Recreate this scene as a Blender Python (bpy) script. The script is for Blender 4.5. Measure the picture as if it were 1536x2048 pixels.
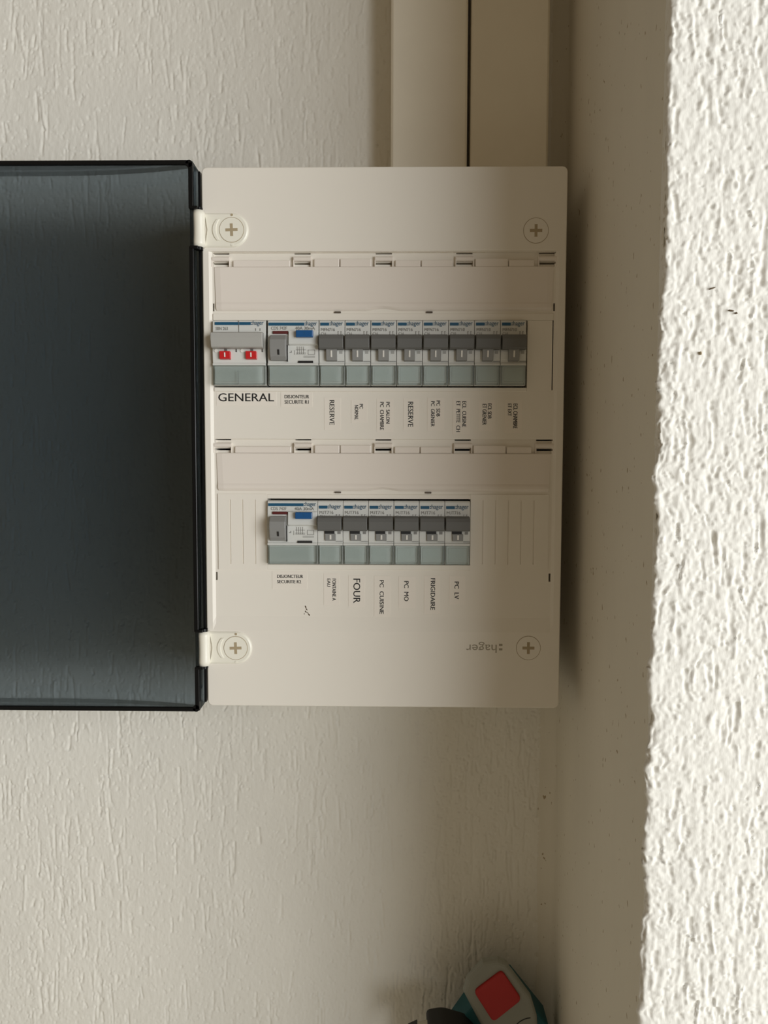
import bpy, bmesh, math, random
import numpy as np
from mathutils import Matrix, Vector

# ------------------------------------------------------------------ reset
for o in list(bpy.data.objects):
    bpy.data.objects.remove(o, do_unlink=True)
scene = bpy.context.scene
COL = scene.collection
S = 0.001                      # everything below is written in millimetres

# ------------------------------------------------------------------ camera
cam_d = bpy.data.cameras.new('camera')
cam_d.sensor_fit = 'VERTICAL'
cam_d.sensor_height = 36.0
cam_d.lens = 36.0 * 1500.0 / 2048.0
cam_d.clip_start = 0.01
cam = bpy.data.objects.new('camera', cam_d)
COL.objects.link(cam)
pitch, yaw, roll = math.radians(-3.57), math.radians(0.91), math.radians(-0.15)
cam.matrix_world = (Matrix.Translation((9.0 * S, -524.4 * S, -15.6 * S))
                    @ Matrix.Rotation(yaw, 4, 'Z') @ Matrix.Rotation(pitch, 4, 'X')
                    @ Matrix.Rotation(roll, 4, 'Y') @ Matrix.Rotation(math.pi / 2, 4, 'X'))
scene.camera = cam

# ------------------------------------------------------------------ light
world = bpy.data.worlds.new('world')
scene.world = world
world.use_nodes = True
bg = world.node_tree.nodes['Background']
bg.inputs[0].default_value = (1.0, 0.785, 0.53, 1)       # warm bounce of the room
bg.inputs[1].default_value = 0.178

win_d = bpy.data.lights.new('window_daylight', 'AREA')  # daylight from the window on the right
win_d.shape = 'ELLIPSE'
win_d.size, win_d.size_y = 3.1, 1.9
win_d.energy = 110.0
win_d.color = (0.95, 0.98, 1.0)
win = bpy.data.objects.new('window_daylight', win_d)
COL.objects.link(win)
wp = Vector((2.17, -1.82, 0.0))
win.location = wp
win.rotation_euler = (Vector((0.0, 0.0, -0.02)) - wp).to_track_quat('-Z', 'Y').to_euler()

vs = scene.view_settings
vs.view_transform = 'Standard'
vs.look = 'None'
vs.gamma = 1.0
vs.use_curve_mapping = False
vs.exposure = 0.0

# ------------------------------------------------------------------ materials
def srgb(r, g, b):
    f = lambda c: (c / 255 / 12.92) if c <= 10 else ((c / 255 + 0.055) / 1.055) ** 2.4
    return (f(r), f(g), f(b), 1)

def mat(name, col, rough=0.5, var=0.0, vscale=40, bump=0.0, bscale=300, stretch=None, metallic=0.0, spec=0.5, bdist=0.001):
    m = bpy.data.materials.new(name)
    m.use_nodes = True
    nt = m.node_tree
    b = nt.nodes['Principled BSDF']
    b.inputs['Base Color'].default_value = col
    b.inputs['Roughness'].default_value = rough
    b.inputs['Metallic'].default_value = metallic
    b.inputs['Specular IOR Level'].default_value = spec
    tc = nt.nodes.new('ShaderNodeTexCoord')
    mp = nt.nodes.new('ShaderNodeMapping')
    nt.links.new(tc.outputs['Object'], mp.inputs[0])
    if stretch:
        mp.inputs['Scale'].default_value = stretch
    n = nt.nodes.new('ShaderNodeTexNoise')
    n.inputs['Scale'].default_value = vscale
    n.inputs['Detail'].default_value = 4
    nt.links.new(mp.outputs[0], n.inputs['Vector'])
    r = nt.nodes.new('ShaderNodeValToRGB')
    r.color_ramp.elements[0].position = 0.3
    r.color_ramp.elements[1].position = 0.7
    r.color_ramp.elements[0].color = tuple(c * (1 - var) for c in col[:3]) + (1,)
    r.color_ramp.elements[1].color = tuple(min(1, c * (1 + var)) for c in col[:3]) + (1,)
    nt.links.new(n.outputs[0], r.inputs[0])
    nt.links.new(r.outputs[0], b.inputs['Base Color'])
    if bump:
        n2 = nt.nodes.new('ShaderNodeTexNoise')
        n2.inputs['Scale'].default_value = bscale
        n2.inputs['Detail'].default_value = 5
        nt.links.new(mp.outputs[0], n2.inputs['Vector'])
        bp = nt.nodes.new('ShaderNodeBump')
        bp.inputs['Strength'].default_value = bump
        bp.inputs['Distance'].default_value = bdist
        nt.links.new(n2.outputs[0], bp.inputs['Height'])
        nt.links.new(bp.outputs[0], b.inputs['Normal'])
    return m

def tint(name, col, gloss=0.06, rough=0.08, diffuse=None, dfac=0.0):
    """clear coloured plastic: transparent body, fresnel gloss, optional milky share"""
    m = bpy.data.materials.new(name)
    m.use_nodes = True
    nt = m.node_tree
    for n in list(nt.nodes):
        nt.nodes.remove(n)
    out = nt.nodes.new('ShaderNodeOutputMaterial')
    tr = nt.nodes.new('ShaderNodeBsdfTransparent')
    tr.inputs[0].default_value = col
    last = tr.outputs[0]
    if diffuse:
        df = nt.nodes.new('ShaderNodeBsdfDiffuse')
        df.inputs[0].default_value = diffuse
        mx = nt.nodes.new('ShaderNodeMixShader')
        mx.inputs[0].default_value = dfac
        nt.links.new(last, mx.inputs[1]); nt.links.new(df.outputs[0], mx.inputs[2])
        last = mx.outputs[0]
    gl = nt.nodes.new('ShaderNodeBsdfGlossy')
    gl.inputs['Roughness'].default_value = rough
    lw = nt.nodes.new('ShaderNodeFresnel')
    lw.inputs[0].default_value = 1.45
    nz = nt.nodes.new('ShaderNodeTexNoise')
    nz.inputs['Scale'].default_value = 60
    ml = nt.nodes.new('ShaderNodeMath'); ml.operation = 'MULTIPLY'
    nt.links.new(lw.outputs[0], ml.inputs[0]); ml.inputs[1].default_value = gloss * 12
    mx = nt.nodes.new('ShaderNodeMixShader')
    nt.links.new(ml.outputs[0], mx.inputs[0])
    nt.links.new(last, mx.inputs[1]); nt.links.new(gl.outputs[0], mx.inputs[2])
    nt.links.new(mx.outputs[0], out.inputs[0])
    return m

def wall_mat(name, col, bump, bscale, speck=0.0, stretch=(1, 1, 0.35)):
    m = mat(name, col, rough=0.85, var=0.03, vscale=18, bump=bump, bscale=bscale, stretch=stretch, spec=0.25, bdist=0.0006)
    if speck:
        nt = m.node_tree
        b = nt.nodes['Principled BSDF']
        src = b.inputs['Base Color'].links[0].from_socket
        tc = nt.nodes.new('ShaderNodeTexCoord')
        mp = nt.nodes.new('ShaderNodeMapping'); mp.inputs['Scale'].default_value = (1, 1, 0.6)
        nt.links.new(tc.outputs['Object'], mp.inputs[0])
        n = nt.nodes.new('ShaderNodeTexNoise'); n.inputs['Scale'].default_value = 330; n.inputs['Detail'].default_value = 1
        nt.links.new(mp.outputs[0], n.inputs['Vector'])
        r = nt.nodes.new('ShaderNodeValToRGB')
        r.color_ramp.elements[0].position = speck; r.color_ramp.elements[0].color = (1, 1, 1, 1)
        r.color_ramp.elements[1].position = speck + 0.03; r.color_ramp.elements[1].color = (0.55, 0.47, 0.36, 1)
        nt.links.new(n.outputs[0], r.inputs[0])
        mx = nt.nodes.new('ShaderNodeMix'); mx.data_type = 'RGBA'; mx.blend_type = 'MULTIPLY'
        mx.inputs[0].default_value = 1.0
        nt.links.new(src, mx.inputs[6]); nt.links.new(r.outputs[0], mx.inputs[7])
        nt.links.new(mx.outputs[2], b.inputs['Base Color'])
    return m

M = {}
M['stucco'] = wall_mat('stucco_white', (0.80, 0.775, 0.70, 1), 0.35, 420)
M['stucco_bright'] = wall_mat('stucco_white_coarse', (0.82, 0.80, 0.735, 1), 0.5, 380)
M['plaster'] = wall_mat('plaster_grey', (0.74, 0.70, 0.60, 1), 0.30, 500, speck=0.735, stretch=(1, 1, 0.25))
M['cover'] = mat('cream_plastic', (0.82, 0.775, 0.69, 1), rough=0.42, var=0.008, vscale=8, bump=0.05, bscale=1500, bdist=0.0002, spec=0.4)
M['flap'] = mat('cream_plastic_gloss', (0.80, 0.735, 0.66, 1), rough=0.25, var=0.008, vscale=8, spec=0.45)
M['hinge'] = mat('ivory_plastic', (0.86, 0.83, 0.72, 1), rough=0.32, var=0.01, spec=0.5)
M['slot'] = mat('ochre_shade_fleck', (0.40, 0.32, 0.20, 1), rough=0.7, var=0.05)  # ochre painted in for shade in screw recesses and gaps; also one fleck
M['latch'] = mat('brown_slot_shade', (0.11, 0.085, 0.06, 1), rough=0.7, var=0.05)  # brown painted in for the shade of the latch slots
M['dark'] = mat('interior_shade', (0.03, 0.026, 0.02, 1), rough=0.8, var=0.05)
M['trunk'] = mat('trunking_pvc', (0.85, 0.79, 0.655, 1), rough=0.5, var=0.02, vscale=30, bump=0.08, bscale=700, bdist=0.0003)
M['mod'] = mat('module_grey', (0.66, 0.665, 0.63, 1), rough=0.45, var=0.01)
M['tog'] = mat('toggle_dark_grey', (0.125, 0.125, 0.118, 1), rough=0.5, var=0.02)
M['tog_mid'] = mat('toggle_mid_grey', (0.25, 0.25, 0.24, 1), rough=0.5, var=0.02)
M['tog_light'] = mat('toggle_light_grey', (0.40, 0.395, 0.37, 1), rough=0.5, var=0.02)
M['red'] = mat('red_plastic', (0.55, 0.015, 0.018, 1), rough=0.35, var=0.03)
M['maroon'] = mat('maroon_strip', (0.11, 0.018, 0.018, 1), rough=0.4, var=0.03)
M['bluebtn'] = mat('blue_button', (0.008, 0.085, 0.25, 1), rough=0.35, var=0.03)
M['blue'] = mat('blue_print', (0.005, 0.08, 0.16, 1), rough=0.5, var=0.03)
M['white'] = mat('white_mark', (0.75, 0.73, 0.68, 1), rough=0.5, var=0.02)
M['ink'] = mat('black_ink', (0.012, 0.011, 0.010, 1), rough=0.6, var=0.05)
M['greyink'] = mat('grey_print', (0.23, 0.225, 0.21, 1), rough=0.6, var=0.05)
M['logo'] = mat('logo_print', (0.34, 0.30, 0.22, 1), rough=0.5, var=0.05)
M['paper'] = mat('sticker_film', (0.845, 0.79, 0.705, 1), rough=0.35, var=0.01, vscale=60)
M['stain'] = mat('brown_stain', (0.10, 0.065, 0.03, 1), rough=0.8, var=0.2)
M['smoke'] = tint('smoked_plastic', (0.50, 0.55, 0.59, 1), gloss=0.06, rough=0.05)
M['smoke_edge'] = mat('smoked_plastic_edge', (0.004, 0.0045, 0.005, 1), rough=0.25, var=0.05, spec=0.3)
M['teal'] = tint('teal_clear_plastic', (0.962, 0.984, 0.984, 1), gloss=0.05, rough=0.12)
M['t_teal'] = mat('tool_teal', (0.005, 0.085, 0.10, 1), rough=0.6, var=0.04)
M['t_grey'] = mat('tool_grey', (0.28, 0.285, 0.245, 1), rough=0.6, var=0.03)
M['t_red'] = mat('tool_red', (0.40, 0.012, 0.010, 1), rough=0.6, var=0.03)
M['t_black'] = mat('tool_black', (0.012, 0.012, 0.011, 1), rough=0.6, var=0.05)
M['t_metal'] = mat('tool_metal', (0.5, 0.47, 0.38, 1), rough=0.3, metallic=1.0)

# ------------------------------------------------------------------ helpers
def link(o, parent=None):
    COL.objects.link(o)
    if parent is not None:
        o.parent = parent
    return o

def obj(name, bm, m, parent=None, smooth=False, loc=None):
    me = bpy.data.meshes.new(name)
    bm.to_mesh(me); bm.free()
    me.materials.append(M[m])
    if smooth:
        for p in me.polygons:
            p.use_smooth = True
    o = bpy.data.objects.new(name, me)
    link(o, parent)
    if loc:
        o.location = [c * S for c in loc]
    return o

def empty(name, loc=(0, 0, 0)):
    o = bpy.data.objects.new(name, None)
    o.empty_display_size = 0.01
    o.location = [c * S for c in loc]
    return link(o)

def tag(o, label, cat, group=None):
    o['label'] = label; o['category'] = cat
    if group: o['group'] = group
    return o

def box(bm, x0, x1, y0, y1, z0, z1, bev=0.0, seg=2):
    vs_ = [bm.verts.new((x * S, y * S, z * S)) for x in (x0, x1) for y in (y0, y1) for z in (z0, z1)]
    f = [(0, 1, 3, 2), (4, 6, 7, 5), (0, 4, 5, 1), (2, 3, 7, 6), (0, 2, 6, 4), (1, 5, 7, 3)]
    fs = [bm.faces.new([vs_[i] for i in q]) for q in f]
    if bev:
        es = list({e for fc in fs for e in fc.edges})
        bmesh.ops.bevel(bm, geom=es, offset=bev * S, segments=seg, profile=0.5, affect='EDGES')
    return bm

def prism(bm, pts, axis, a0, a1, bev=0.0, seg=2):
    """closed 2-D outline swept along an axis. axis 'x': pts=(y,z); axis 'y': pts=(x,z)"""
    def v(p, a):
        return (a * S, p[0] * S, p[1] * S) if axis == 'x' else (p[0] * S, a * S, p[1] * S)
    A = [bm.verts.new(v(p, a0)) for p in pts]
    B = [bm.verts.new(v(p, a1)) for p in pts]
    n = len(pts)
    fs = [bm.faces.new(A), bm.faces.new(B[::-1])]
    for i in range(n):
        j = (i + 1) % n
        fs.append(bm.faces.new((A[j], A[i], B[i], B[j])))
    bmesh.ops.recalc_face_normals(bm, faces=fs)
    if bev:
        es = list({e for fc in fs[:2] for e in fc.edges})
        bmesh.ops.bevel(bm, geom=es, offset=bev * S, segments=seg, profile=0.5, affect='EDGES')
    return bm

def cyl(bm, c, axis, r, h0, h1, n=24, r2=None):
    """capped cylinder; axis 'y' : c=(x,z), axis 'x': c=(y,z), axis 'z': c=(x,y)"""
    r2 = r if r2 is None else r2
    def v(k, rr, h):
        a = 2 * math.pi * k / n
        p, q = c[0] + rr * math.cos(a), c[1] + rr * math.sin(a)
        t = {'y': (p, h, q), 'x': (h, p, q), 'z': (p, q, h)}[axis]
        return bm.verts.new([w * S for w in t])
    A = [v(k, r, h0) for k in range(n)]; B = [v(k, r2, h1) for k in range(n)]
    fs = [bm.faces.new(A), bm.faces.new(B[::-1])]
    for k in range(n):
        j = (k + 1) % n
        fs.append(bm.faces.new((A[j], A[k], B[k], B[j])))
    bmesh.ops.recalc_face_normals(bm, faces=fs)
    return bm

def relief(xs, zs, fn, back):
    """front plate seen from -Y: rectangular cells at depth fn(xc,zc) (number, callable(x,z) or None = hole),
    with real walls wherever neighbouring cells differ"""
    bm = bmesh.new(); cache = {}
    def V(x, z, y):
        k = (round(x, 3), round(z, 3), round(y, 3))
        if k not in cache:
            cache[k] = bm.verts.new((x * S, y * S, z * S))
        return cache[k]
    xs = sorted(set(xs)); zs = sorted(set(zs))
    nx, nz = len(xs) - 1, len(zs) - 1
    cell = {}
    for i in range(nx):
        for j in range(nz):
            cell[i, j] = fn((xs[i] + xs[i + 1]) / 2, (zs[j] + zs[j + 1]) / 2)
    def hy(c, x, z):
        if c is None: return back
        return c(x, z) if callable(c) else c
    def quad(vl):
        u = []
        for v_ in vl:
            if v_ not in u: u.append(v_)
        if len(u) >= 3:
            try: bm.faces.new(u)
            except ValueError: pass
    for (i, j), c in cell.items():
        x0, x1, z0, z1 = xs[i], xs[i + 1], zs[j], zs[j + 1]
        if c is not None:
            quad([V(x0, z0, hy(c, x0, z0)), V(x1, z0, hy(c, x1, z0)), V(x1, z1, hy(c, x1, z1)), V(x0, z1, hy(c, x0, z1))])
        for (a, b_, nb) in (((x1, z0), (x1, z1), (i + 1, j)), ((x0, z1), (x1, z1), (i, j + 1))):
            d = cell.get(nb)
            if c is None and d is None: continue
            quad([V(*a, hy(c, *a)), V(*a, hy(d, *a)), V(*b_, hy(d, *b_)), V(*b_, hy(c, *b_))])
        if i == 0 and c is not None:
            quad([V(x0, z0, hy(c, x0, z0)), V(x0, z0, back), V(x0, z1, back), V(x0, z1, hy(c, x0, z1))])
        if j == 0 and c is not None:
            quad([V(x0, z0, hy(c, x0, z0)), V(x0, z0, back), V(x1, z0, back), V(x1, z0, hy(c, x1, z0))])
    return bm

_fontcache = {}
def glyph_mesh(s, bold):
    cu = bpy.data.curves.new('lettering_curve', 'FONT')
    cu.body = s; cu.resolution_u = 3
    o = bpy.data.objects.new('lettering_curve', cu)
    COL.objects.link(o)
    bpy.context.view_layer.update()
    me = bpy.data.meshes.new_from_object(o.evaluated_get(bpy.context.evaluated_depsgraph_get()))
    co = np.array([v.co[:2] for v in me.vertices])
    fs = [tuple(p.vertices) for p in me.polygons]
    bpy.data.objects.remove(o, do_unlink=True); bpy.data.curves.remove(cu); bpy.data.meshes.remove(me)
    return co, fs

def text_pts(s, bold=0.014):
    """text outline as mesh data, normalised to a 1 x 1 box: verts, faces"""
    if s in _fontcache: return _fontcache[s]
    caps = s.upper() == s and 'J' in s
    if not caps:
        co, fs = glyph_mesh(s, bold)
    else:                                       # capital J that stands on the baseline
        cap = glyph_mesh('H', bold)[0][:, 1].max()
        co = np.zeros((0, 2)); fs = []; pen = 0.0
        for k, part in enumerate(s.split('J')):
            if k:
                t = 0.13 * cap; w = 0.46 * cap; r = 0.23 * cap
                ang = np.linspace(0, -math.pi * 0.92, 11)
                outer_ = [(w - t, cap), (w, cap)] + [(w - r + r * math.cos(a), r + r * math.sin(a)) for a in ang]
                inner_ = [(w - r + (r - t) * math.cos(a), r + (r - t) * math.sin(a)) for a in ang]
                base = len(co)
                po = outer_[2:]; pts = po + inner_ + [outer_[1], outer_[0]]
                co = np.vstack([co, np.array(pts) + [pen, 0]])
                n = len(po)
                for q in range(n - 1): fs.append((base + q, base + q + 1, base + n + q + 1, base + n + q))
                fs.append((base + 2 * n, base, base + n, base + 2 * n + 1))
                pen += w + 0.14 * cap
            if part:
                c2, f2 = glyph_mesh(part, bold)
                c2 = c2 - [c2[:, 0].min(), 0]
                base = len(co)
                co = np.vstack([co, c2 + [pen, 0]])
                fs += [tuple(i + base for i in f) for f in f2]
                pen += c2[:, 0].max() + 0.14 * cap
    lo, hi = co.min(0), co.max(0)
    co = (co - lo) / (hi - lo)
    _fontcache[s] = (co, fs, 1.0)
    return _fontcache[s]

def text(bm, s, x0, z0, w, h, y, rot=0, bold=0.0):
    """lay text into the box with lower-left (x0,z0), size w x h (before rotation as the eye reads it).
    rot 0 upright; -90 reads downwards: the box then runs down from (x0,z0)=top-left, w down, h to the right; 180 upside down"""
    co, fs, _ = text_pts(s)
    vl = []
    for a, b_ in co:
        if rot == 0: p = (x0 + a * w, z0 + b_ * h)
        elif rot == -90: p = (x0 + b_ * h, z0 - a * w)
        else: p = (x0 + (1 - a) * w, z0 + (1 - b_) * h)
        vl.append(p)
    for d in ((0.0,) if not bold else (-bold, bold)):      # heavier strokes: two slightly shifted impressions
        dx, dz = (0, d) if rot == -90 else (d, 0)
        vv = [bm.verts.new(((p[0] + dx) * S, (y - (0.01 if d > 0 else 0)) * S, (p[1] + dz) * S)) for p in vl]
        for f in fs:
            try: bm.faces.new([vv[i] for i in f])
            except ValueError: pass
    return bm

def flat(bm, x0, x1, z0, z1, y):
    vl = [bm.verts.new((x * S, y * S, z * S)) for x, z in ((x0, z0), (x1, z0), (x1, z1), (x0, z1))]
    bm.faces.new(vl); return bm

def copy_tree(o, parent=None):
    c = o.copy(); COL.objects.link(c)
    if parent is not None: c.parent = parent
    for ch in list(o.children): copy_tree(ch, c)
    return c

# ------------------------------------------------------------------ walls (the stucco relief is real geometry)
rng = np.random.default_rng(7)

def vnoise(nz, nx, cz, cx, rng):
    """smooth value noise on an nz x nx raster with cells of cz x cx samples"""
    gz, gx = int(nz / cz) + 3, int(nx / cx) + 3
    g = rng.random((gz, gx))
    z = np.arange(nz) / cz; x = np.arange(nx) / cx
    iz, ix = z.astype(int), x.astype(int)
    fz, fx = z - iz, x - ix
    fz = fz * fz * (3 - 2 * fz); fx = fx * fx * (3 - 2 * fx)
    a = g[iz][:, ix]; b_ = g[iz][:, ix + 1]; c = g[iz + 1][:, ix]; d = g[iz + 1][:, ix + 1]
    fz = fz[:, None]; fx = fx[None, :]
    return (a * (1 - fx) + b_ * fx) * (1 - fz) + (c * (1 - fx) + d * fx) * fz - 0.5

def stucco(nz, nx, step, rng, n_long, n_short, depth, wid, fine, lmax=34, grain=0.0):
    """height raster (mm, negative = into the wall): dragged vertical worm grooves plus grain"""
    H = np.zeros((nz, nx), np.float32)
    # patches where the trowel dragged more grains
    dens = vnoise(nz, nx, 60 / step, 35 / step, rng) + 0.5
    def strokes(n, lmin, lmax, wk, dk):
        for _ in range(n):
            cz, cx = rng.integers(0, nz), rng.integers(0, nx)
            if rng.random() > 0.25 + 1.1 * dens[cz, cx]: continue
            L = math.exp(rng.uniform(math.log(lmin), math.log(lmax)))
            n_r = max(3, int(L / step))
            r0 = max(0, cz - n_r // 2); r1 = min(nz, r0 + n_r)
            if r1 - r0 < 3: continue
            t = np.linspace(-1, 1, r1 - r0)
            sg = wid * wk * rng.uniform(0.7, 1.5)
            path = cx * step + np.cumsum(rng.normal(0, 0.10, r1 - r0)) + rng.uniform(-1.2, 1.2) * t
            path = np.convolve(np.pad(path, 2, 'edge'), np.ones(5) / 5, 'valid')
            c0 = max(0, int((path.min() - 3 * sg) / step)); c1 = min(nx, int((path.max() + 3 * sg) / step) + 2)
            if c1 - c0 < 2: continue
            X = np.arange(c0, c1) * step
            d = (X[None, :] - path[:, None]) / sg
            env = np.clip((1 - np.abs(t)) * (r1 - r0) * step / 2.5, 0, 1)[:, None]
            wob = (1 + 0.35 * np.sin(t * rng.uniform(3, 9) + rng.uniform(0, 6)))[:, None]
            g = -depth * dk * rng.uniform(0.5, 1.3) * env * wob * np.exp(-d * d * d * d * 0.35 - d * d * 0.4)
            if rng.random() < 0.22: g = -0.7 * g
            w = H[r0:r1, c0:c1]
            H[r0:r1, c0:c1] = np.where(np.abs(g) > np.abs(w), g, w)
    strokes(n_long, 6, lmax, 0.9, 1.0)
    strokes(n_short, 1.2, 6, 0.85, 0.85)
    H += grain * vnoise(nz, nx, 3.2 / step, 2.6 / step, rng) + 0.7 * grain * vnoise(nz, nx, 1.7 / step, 1.5 / step, rng)
    H += fine * vnoise(nz, nx, 5 / step, 1.8 / step, rng) * (0.6 + dens)
    H += fine * 0.8 * vnoise(nz, nx, 2.2 / step, 1.3 / step, rng)
    H += 1.1 * vnoise(nz, nx, 70 / step, 50 / step, rng)
    return H

def grid_mesh(name, P, m):
    """P: (nz, nx, 3) positions in mm"""
    nz, nx, _ = P.shape
    me = bpy.data.meshes.new(name)
    me.vertices.add(nz * nx)
    me.vertices.foreach_set('co', (P.reshape(-1) * S).astype(np.float32))
    i = np.arange(nz * nx).reshape(nz, nx)
    q = np.stack([i[:-1, :-1], i[:-1, 1:], i[1:, 1:], i[1:, :-1]], -1).reshape(-1, 4)
    me.loops.add(q.size); me.loops.foreach_set('vertex_index', q.reshape(-1).astype(np.int32))
    me.polygons.add(len(q)); me.polygons.foreach_set('loop_start', (np.arange(len(q)) * 4).astype(np.int32))
    me.polygons.foreach_set('use_smooth', np.ones(len(q), bool))
    me.update(calc_edges=True)
    me.materials.append(M[m])
    o = bpy.data.objects.new(name, me)
    link(o); o['kind'] = 'structure'
    return o

WALL_Y, SIDE_X, FRONT_Y, FLOOR_Z, TOP_Z = 85.0, 140.5, -147.0, -620.0, 480.0

def axis_pts(a0, f0, f1, a1, step, coarse):
    return np.concatenate([np.arange(a0, f0, coarse), np.arange(f0, f1, step), np.arange(f1, a1 + coarse, coarse)])

# back wall
st = 0.85
zf = np.arange(-500, 352, st); xf = np.arange(-345, SIDE_X + 2, st)
Hf = stucco(len(zf), len(xf), st, rng, 3100, 22000, 0.66, 0.68, 0.18, 34, 0.11)
za = np.concatenate([np.linspace(FLOOR_Z - 5, -500, 20, endpoint=False), zf, np.linspace(353, TOP_Z, 18)])
xa = np.concatenate([np.linspace(-900, -345, 40, endpoint=False), xf])
Hb = np.zeros((len(za), len(xa)), np.float32)
Hb[20:20 + len(zf), 40:] = Hf
P = np.zeros((len(za), len(xa), 3))
P[..., 0] = xa[None, :]; P[..., 2] = za[:, None]; P[..., 1] = WALL_Y - Hb
grid_mesh('wall_back', P, 'stucco')

# reveal on the right: smooth plaster, slightly uneven
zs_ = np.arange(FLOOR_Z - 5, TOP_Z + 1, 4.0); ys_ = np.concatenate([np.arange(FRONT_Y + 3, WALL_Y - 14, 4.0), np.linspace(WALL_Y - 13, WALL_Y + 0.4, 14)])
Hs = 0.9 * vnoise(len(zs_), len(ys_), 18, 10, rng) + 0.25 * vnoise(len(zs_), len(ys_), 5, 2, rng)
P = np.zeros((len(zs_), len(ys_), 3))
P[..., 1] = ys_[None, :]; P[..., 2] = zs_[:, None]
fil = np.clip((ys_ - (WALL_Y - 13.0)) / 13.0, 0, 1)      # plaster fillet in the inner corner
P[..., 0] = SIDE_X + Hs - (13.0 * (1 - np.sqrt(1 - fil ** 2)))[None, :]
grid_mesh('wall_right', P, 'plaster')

# wall face towards the room, with a ragged rounded arris over the reveal
st = 0.62
zf = np.arange(-400, 300, st)
s_ = np.concatenate([np.arange(0, 150, st), np.linspace(152, 700, 60)])
nfine = len(np.arange(0, 150, st))
H = np.zeros((len(zf), len(s_)), np.float32)
H[:, :nfine] = stucco(len(zf), nfine, st, rng, 1500, 6500, 0.75, 0.95, 0.32, 22, 0.5)
edge = 3.4 * vnoise(len(zf), 3, 14 / st, 1, rng)[:, 1] + 2.0 * vnoise(len(zf), 3, 4.5 / st, 1, rng)[:, 1] + 5 * vnoise(len(zf), 3, 120 / st, 1, rng)[:, 1]
R_ = 2.2
edge = np.minimum(edge, 0.5) - 0.3
arc = math.pi / 2 * R_
X = np.zeros_like(H); Y = np.zeros_like(H)
for k, s in enumerate(s_):
    if s < 6:                                   # return along the reveal
        X[:, k] = SIDE_X - 0.2 + (0.8 if s < 1 else 0); Y[:, k] = FRONT_Y + R_ + 6 - s; nx_, ny_ = 1, 0
    elif s < 6 + arc:
        a = (s - 6) / R_
        X[:, k] = SIDE_X - 0.2 + R_ * (1 - math.cos(a)); Y[:, k] = FRONT_Y + R_ - R_ * math.sin(a)
        nx_, ny_ = math.cos(a), math.sin(a)
    else:
        X[:, k] = SIDE_X - 0.2 + R_ + (s - 6 - arc); Y[:, k] = FRONT_Y; nx_, ny_ = 0, 1
    e = edge * max(0.0, 1 - max(0, s - 6) / 30) * min(1, s / 6)
    X[:, k] += e * 0.9 - nx_ * H[:, k] * min(1, s / 4)
    Y[:, k] -= ny_ * H[:, k]
    if s < 6: Y[:, k] += edge * (1 - s / 6) * 1.2
zx = np.concatenate([[FLOOR_Z - 5, -520], zf, [380, TOP_Z]])
P = np.zeros((len(zx), len(s_), 3))
P[2:-2, :, 0] = X; P[2:-2, :, 1] = Y
for r_, src in ((0, 0), (1, 0), (-2, -1), (-1, -1)):
    P[r_, :, 0] = X[src]; P[r_, :, 1] = Y[src]
P[..., 2] = zx[:, None]
grid_mesh('wall_front', P, 'stucco_bright')

# tiny dark flecks stuck on that wall
wf = bpy.data.objects['wall_front']
def fleck(x, z, l, w, a, m):
    bm = bmesh.new()
    c, q = math.cos(a), math.sin(a)
    prism(bm, [(x + u * c - v * q, z + u * q + v * c) for u, v in ((-l, -w), (0, -w * 1.2), (l, -w * 0.4), (l, w * 0.4), (0, w * 1.2), (-l, w))], 'y', FRONT_Y - 1.6, FRONT_Y + 0.5)
    obj('fleck', bm, m, wf)
FLECKS = ((164.0, 71.5, 1.2, 0.25, 0.25, 'stain'), (173.3, 60.6, 1.2, 0.22, -0.2, 'stain'), (175.8, 59.4, 0.5, 0.25, -0.6, 'stain'), (159.1, 40.0, 0.2, 0.7, 0.2, 'slot'))
for f_ in FLECKS: fleck(*f_)

# floor under the niche (below the picture)
bm = bmesh.new(); box(bm, -900, 840, -900, 90, FLOOR_Z - 10, FLOOR_Z)
o = obj('floor', bm, 'plaster'); o['kind'] = 'structure'

# ------------------------------------------------------------------ cable trunking above the board
def trunking(x0, x1, label):
    t = empty('cable_trunking', ((x0 + x1) / 2, WALL_Y, 184))
    w = (x1 - x0) / 2
    bm = bmesh.new()
    box(bm, -w + 1.2, w - 1.2, -26, 1.5, 0.5, 290)
    obj('base', bm, 'trunk', t)
    bm = bmesh.new()                            # lid: flat front with returned edges
    pr = [(-31, -w + 0.8), (-31.8, -w + 1.8), (-31.8, w - 1.8), (-31, w - 0.8), (-30, w), (-17, w), (-17, w - 1), (-29.5, w - 1.2),
          (-29.5, -w + 1.2), (-17, -w + 1), (-17, -w), (-30, -w)]
    A = [bm.verts.new((p[1] * S, p[0] * S, 0.3 * S)) for p in pr]; B = [bm.verts.new((p[1] * S, p[0] * S, 290.3 * S)) for p in pr]
    n = len(pr); fs = [bm.faces.new(A), bm.faces.new(B[::-1])]
    for k in range(n):
        j = (k + 1) % n; fs.append(bm.faces.new((A[j], A[k], B[k], B[j])))
    bmesh.ops.recalc_face_normals(bm, faces=fs)
    obj('lid', bm, 'trunk', t)
    tag(t, label, 'trunking', 'trunking runs above the board')
trunking(4.2, 61.2, 'beige cable trunking entering the board top, left one of the pair')
trunking(63.8, 121.8, 'beige cable trunking entering the board top, right one beside the reveal')

# ------------------------------------------------------------------ the distribution board
board = empty('distribution_board', (0, WALL_Y, -184))
tag(board, 'cream plastic electrical distribution board with two breaker rows and open smoked door', 'electrical panel')
def bl(o):                                      # parts are written in board-front coordinates
    o.location = Vector((0, -WALL_Y * S, 184 * S)) + o.location
    return o

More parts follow.
